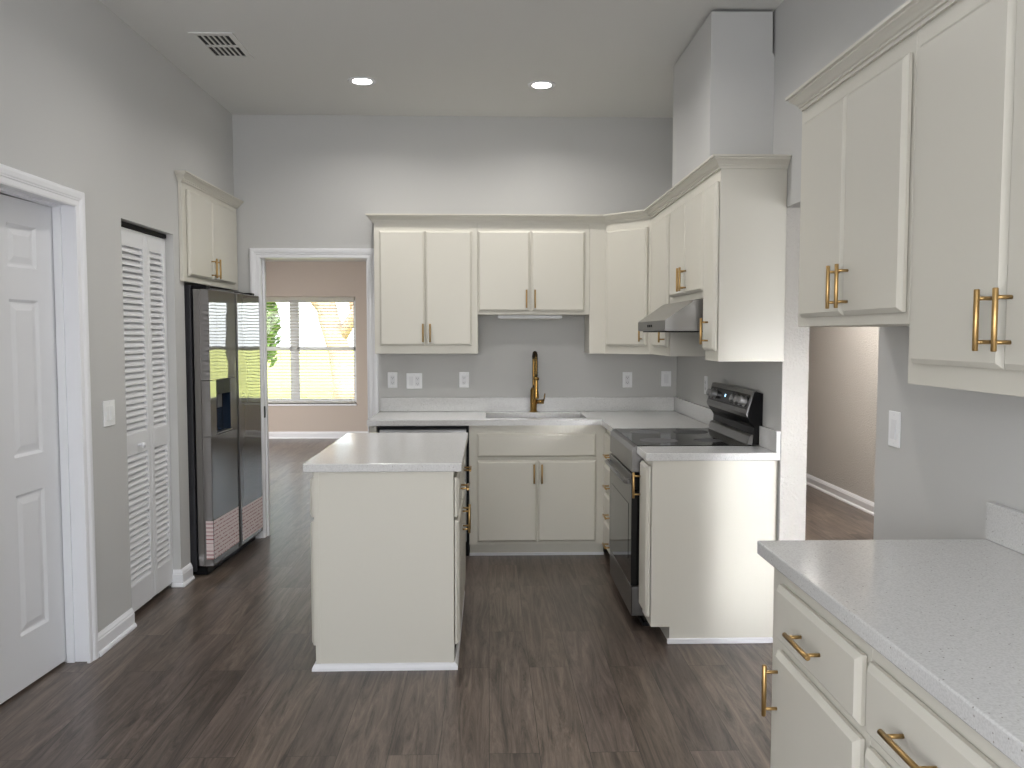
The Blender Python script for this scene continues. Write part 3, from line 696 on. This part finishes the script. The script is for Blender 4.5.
# ------------------------------------------------------------------ range hood
hd = thing('range_hood', 'stainless under cabinet range hood with sloping front', 'range hood', (1.1, 4.55, 1.51))
Th = lambda a, h, y: (a, y, h)
MB().prism([(XR-.003, 1.514), (.89, 1.514), (.885, 1.518), (.885, 1.566), (.888, 1.57), (1.03, 1.668), (1.04, 1.672), (XR-.003, 1.672)], 4.16, 4.918, Th).build('canopy', HOODM, hd)
MB().box((.91, 4.19, 1.508), (1.36, YH1-.03, 1.5135)).build('filter', DARK, hd)
for k in range(3): MB().box((.8825, 4.5+k*.05, 1.535), (.8848, 4.525+k*.05, 1.548)).build('switch', BLACK, hd)

# ------------------------------------------------------------------ range
rg_ = thing('kitchen_range', 'stainless and black electric range with smooth glass cooktop', 'range', (1.05, 4.545, 0))
R0, R1 = 4.166, 4.93; RFX = .742
MB().box((.80, R0, .02), (XR-.03, R1, .905), .002).build('body', BLACK, rg_)
ck = MB().box((.748, R0-.001, .9055), (1.335, R1+.001, .9345), .003).build('cooktop', GLASSBLK, rg_)
for (bx, by, br_) in ((.9, 4.36, .1), (.9, 4.74, .085), (1.16, 4.36, .075), (1.16, 4.74, .1)):
    MB().lathe([(br_-.0025, 0), (br_, 0), (br_, .0004), (br_-.0025, .0004)], (bx, by, .9346), 'Z', 40).build('burner_ring', SLOTM, ck)
b = MB().prism([(.748, .935), (.735, .925), (.7265, .90), (.724, .80), (.80, .80), (.80, .903), (.7475, .905)], R0, R1, Th); b.build('control_fascia', RANGEM, rg_)
# oven door
dd = MB().prism([(.728, .786), (.724, .78), (.724, .215), (.798, .215), (.798, .786)], R0+.004, R1-.004, Th).build('oven_door', GLASSBLK, rg_)
MB().box((.7225, R0+.09, .33), (.7238, R1-.09, .62), .0005).build('oven_window', mat('oven_window_glass', srgb(40, 40, 42), .06, spec=.4), dd)
b = MB().prism([(.7238, .786), (.7222, .784), (.7222, .735), (.7238, .733)], R0+.004, R1-.004, Th); b.build('trim_strip', RANGEM, dd)
b = MB().tube([(.698, R0+.03, .742), (.696, R0+.045, .744), (.696, R1-.045, .744), (.698, R1-.03, .742)], [.008, .010, .010, .008], 14)
for yy in (R0+.05, R1-.05): b.box((.70, yy-.016, .733), (.7225, yy+.016, .757), .004)
b.build('handle', RANGEM, dd)
MB().box((.727, R0+.003, .055), (.798, R1-.003, .208), .004).build('storage_drawer', RANGEM, rg_)
MB().box((.79, R0+.01, .0), (1.3, R1-.01, .02)).build('base', BLACK, rg_)
# backguard console
bgd = thing  # (parts below belong to the range)
b = MB().prism([(1.34, .9355), (XR-.002, .9355), (XR-.002, 1.196), (1.358, 1.205), (1.3437, 1.2035), (1.3118, 1.096), (1.3116, 1.076), (1.325, 1.05), (1.335, 1.04), (1.345, 1.02)], R0, R1, Th); b.build('backguard', BLACK, rg_)
b = MB().prism([(1.312, .936), (1.3385, .936), (1.3415, .985), (1.333, .984), (1.324, .976)], R0+.004, R1-.002, Th); b.build('lower_panel', RANGEM, rg_)
con = MB().prism([(1.3115, 1.096), (1.3435, 1.204), (1.358, 1.2055), (1.358, 1.21), (1.337, 1.209), (1.303, 1.092), (1.309, 1.074), (1.3113, 1.077)], R0-.002, R1+.002, Th).build('console', RANGEM, rg_)
# face plane of the console
p0, p1 = Vector((1.303, 1.092)), Vector((1.337, 1.207)); dv = (p1-p0).normalized(); nv = Vector((-dv.y, dv.x))
def Fc(t, o, y): q = p0+dv*t+nv*o; return (q.x, y, q.y)
b = MB().prism([(.022, .0002), (.022, .0014), (.1, .0014), (.1, .0002)], R0+.02, R1-.02, lambda a, h, y: Fc(a, h, y)); b.build('control_panel', GLASSBLK, con)
kn0 = None
for yy in (4.235, 4.315, 4.395, 4.79, 4.865):
    b = MB(); prof = [(.027, .0015), (.027, .006), (.0225, .008), (.021, .03), (.018, .033)]; rings = []
    for r_, o in prof:
        rings.append([b.bm.verts.new(Fc(.06+r_*math.sin(2*PI*k/20), o, yy+r_*math.cos(2*PI*k/20))) for k in range(20)])
    for A, Bq in zip(rings, rings[1:]):
        for k in range(20): b.bm.faces.new((A[k], A[(k+1) % 20], Bq[(k+1) % 20], Bq[k]))
    b.bm.faces.new(rings[0]); b.bm.faces.new(rings[-1])
    b.build('knob', STEEL2, con)
b = MB().prism([(.03, .0015), (.03, .0022), (.092, .0022), (.092, .0015)], 4.47, 4.70, lambda a, h, y: Fc(a, h, y)); dsp = b.build('display', mat('display_glass', srgb(16, 22, 34), .08), con)
for yy in (4.60, 4.588): MB().prism([(.058, .0023), (.058, .0027), (.074, .0027), (.074, .0023)], yy, yy+.007, lambda a, h, y: Fc(a, h, y)).build('clock_digit', LED, dsp)

# ------------------------------------------------------------------ refrigerator (stands a little askew in its alcove)
FW, FH = .945, 1.772
fr = thing('refrigerator', 'dark stainless side by side refrigerator in the alcove', 'refrigerator', (-1.702, 5.13, 0), -.052)
MB().box((-.76, .004, .025), (-.112, FW-.004, 1.797), .004).build('body', mat('fridge_side_black', srgb(58, 58, 62), .4), fr, local=True)
DT = .098; mid = .466
def fdoor(y0, y1, disp):
    b = MB()
    if not disp:
        b.box((-DT, y0, .06), (0, y1, FH), .008, seg=3)
    else:
        a0, a1, c0, c1 = disp
        b.box((-DT, y0, .06), (-.055, y1, FH), .004)
        b.box((-.055, y0, .06), (0, y1, c0), .003); b.box((-.055, y0, c1), (0, y1, FH), .003)
        b.box((-.055, y0, c0), (0, a0, c1)); b.box((-.055, a1, c0), (0, y1, c1))
    return b.build('door', FRIDGE, fr, local=True)
dA = fdoor(0, mid-.02, (.095, .34, .868, 1.212)); dB = fdoor(mid+.02, FW, None)
MB().box((-.111, mid-.0195, .06), (-.004, mid+.0195, FH-.006)).build('door_gap_shade', BLACK, fr, local=True)  # black filler added so the gap between the doors stays dark as shade
b = MB().box((-.0549, .0955, .8685), (-.05, .3395, 1.2115)); b.box((-.05, .0955, .8685), (-.002, .099, 1.2115)).box((-.05, .336, .8685), (-.002, .3395, 1.2115)).box((-.05, .099, .8685), (-.002, .336, .8755))
b.build('dispenser_well', mat('dispenser_blue', srgb(26, 38, 54), .2, spec=.25), dA, local=True)
MB().box((-.05, .099, 1.12), (-.0005, .336, 1.2115), .003).build('dispenser_panel', BLACK, dA, local=True)
MB().box((-.045, .19, 1.03), (-.03, .27, 1.119), .003).build('dispenser_paddle', SLOTM, dA, local=True)
MB().box((-.045, .106, .876), (.002, .354, .882), .001).build('drip_tray', STEEL, dA, local=True)
MB().box((.0005, .008, .105), (.0013, mid-.024, .345), .0).build('printed_tape', TAPE, dA, local=True)['label'] = 'pale tape with red print'
MB().box((-.045, -.0013, .105), (0, -.0005, .345)).build('printed_tape', TAPE, dA, local=True)['label'] = 'pale tape folded onto the door edge'
MB().box((.0005, mid+.05, .09), (.0013, FW-.01, .32), .0).build('printed_tape', TAPE, dB, local=True)['label'] = 'pale tape with red print'
MB().box((-.111, .006, 1.773), (-.015, .07, 1.796), .005).build('hinge_cover', BLACK, fr, local=True)
MB().box((-.111, FW-.07, 1.773), (-.03, FW-.01, 1.79), .004).build('hinge_cover', BLACK, fr, local=True)
MB().box((-.7, .02, .0), (-.05, FW-.02, .05), .004).build('base_grille', BLACK, fr, local=True)

# ------------------------------------------------------------------ outlets, switches
def plate(label, T, wdt, kinds, group, name, cat, ht=.115):
    t = thing(name, label, cat, T(0, 0, 0), group=group)
    MB().box((-wdt/2, 0.0005, -ht/2), (wdt/2, .006, ht/2), .0022, T=T).build('plate', PLASTIC, t)
    n_ = len(kinds)
    for i, k in enumerate(kinds):
        u0 = (i-(n_-1)/2)*.046
        if k == 'switch':
            b = MB().poly([T(u0-.0165, .006, -.033), T(u0+.0165, .006, -.033), T(u0+.0165, .006, .033), T(u0-.0165, .006, .033), T(u0-.0165, .0105, -.033), T(u0+.0165, .0105, -.033), T(u0+.0165, .0068, .033), T(u0-.0165, .0068, .033)],
                          [(0, 1, 2, 3), (4, 5, 6, 7), (0, 1, 5, 4), (1, 2, 6, 5), (2, 3, 7, 6), (3, 0, 4, 7)])
            b.build('rocker', ROCKER, t)
        else:
            f = MB().box((u0-.017, .006, -.0335), (u0+.017, .008, .0335), .0008, T=T).build('receptacle', ROCKER, t)
            for zc in (-.019, .019):
                for du in (-.0065, .0065): MB().box((u0+du-.001, .0081, zc-.004), (u0+du+.001, .0086, zc+.005), T=T).build('slot', SLOTM, f)
                MB().box((u0-.002, .0081, zc-.0105), (u0+.002, .0086, zc-.0065), T=T).build('ground_hole', SLOTM, f)
    for zc in (-ht/2+.012, ht/2-.012): MB().box((-.003, .006, zc-.003), (.003, .0068, zc+.003), .001, T=T).build('screw', ROCKER, t)
def Tb(x, z): return lambda u, d, zz: (x+u, YB-d, z+zz)
plate('white duplex outlet, nearest the doorway on the back wall', Tb(-.703, 1.162), .072, ['outlet'], 'outlets on the back wall', 'wall_outlet', 'outlet')
plate('white double switch plate beside the outlet nearest the doorway', Tb(-.545, 1.155), .115, ['switch', 'outlet'], None, 'switch_plate', 'switch')
plate('white outlet on the back wall left of the faucet', Tb(-.181, 1.162), .072, ['outlet'], 'outlets on the back wall', 'wall_outlet', 'outlet')
plate('white outlet on the back wall right of the faucet, below the corner cabinet', Tb(1.022, 1.161), .072, ['outlet'], 'outlets on the back wall', 'wall_outlet', 'outlet')
plate('white switch plate tucked into the back corner behind the range', Tb(1.31, 1.168), .075, ['switch'], None, 'switch_plate', 'switch')
plate('white outlet on the right wall just above the range console', lambda u, d, zz: (XR-d, 5.27-u, 1.172+zz), .072, ['outlet'], None, 'wall_outlet', 'outlet')
plate('white single rocker switch on the bare wall beside the passage, above a quartz counter', lambda u, d, zz: (XR-d, 2.795-u, 1.172+zz), .078, ['switch'], None, 'switch_plate', 'switch', .122)
plate('white double rocker switch between the panelled door and the louvred closet', lambda u, d, zz: (XL+d, 4.045+u, 1.117+zz), .118, ['switch', 'switch'], None, 'switch_plate', 'switch', .122)

# ------------------------------------------------------------------ ceiling: register and recessed lights
vt = thing('ceiling_vent', 'white slotted air register in the ceiling', 'vent', (-1.445, 4.67, CH))
vx0, vx1, vy0, vy1 = -1.56, -1.33, 4.47, 4.87
b = MB(); z0, z1 = CH-.008, CH-.0005
b.box((vx0, vy0, z0), (vx0+.03, vy1, z1)); b.box((vx1-.03, vy0, z0), (vx1, vy1, z1)); b.box((vx0+.03, vy0, z0), (vx1-.03, vy0+.035, z1)); b.box((vx0+.03, vy1-.035, z0), (vx1-.03, vy1, z1)); b.box((vx0+.03, 4.66, z0), (vx1-.03, 4.68, z1))
b.build('frame', CEIL, vt)
for k in range(5):
    x = vx0+.03+(k+1)*.17/6
    MB().box((x-.004, vy0+.035, z0+.001), (x+.004, vy1-.035, z1)).build('fin', CEIL, vt)
MB().box((vx0+.02, vy0+.02, CH-.0012), (vx1-.02, vy1-.02, CH-.0003)).build('backing', BLACK, vt)
labs = ['recessed ceiling light on the doorway side of the sink wall', 'recessed ceiling light straight above the sink']
proto = None
def can_thing(x, y, z_, lab, first):
    if first:
        t = thing('recessed_light', lab, 'ceiling light', (x, y, CH), group='recessed ceiling lights')
        MB().lathe([(.067, -.0005), (.088, -.0005), (.088, -.004), (.08, -.008), (.067, -.006)], (x, y, CH), 'Z', 32).build('trim_ring', TRIM, t)
        MB().lathe([(.066, -.001), (.066, -.005), (.05, -.0075), (.001, -.008)], (x, y, CH), 'Z', 32).build('lens', LENS, t)
        return t
    t = copy_tree(proto); t.location = (x, y, z_); t['label'] = lab; return t
for i, (x, y, z_, lab) in enumerate([(-.781, 5.284, CH, labs[0]), (.336, 5.332, CH, labs[1]),
                                 (-.78, 3.8, CH, 'unseen ceiling light added above the island for fill'), (.336, 3.8, CH, 'unseen ceiling light added before the range for fill'),  # unseen kitchen pair, added for fill light
                                 (2.55, 6.6, 2.6, 'unseen ceiling light added to brighten the room beyond the passage'), (2.5, 4.6, 2.6, 'unseen ceiling light added just inside the room beyond the passage')]):  # unseen pair added to brighten the hall wall
    t = can_thing(x, y, z_, lab, proto is None)
    if proto is None: proto = t
    L0 = light('lamp', 'AREA', (x, y, z_-.012), (0, 0, 0), CAN_W if z_ == CH else 30, (1, .965, .915), shape='DISK', size=.1, spread=math.radians(150))
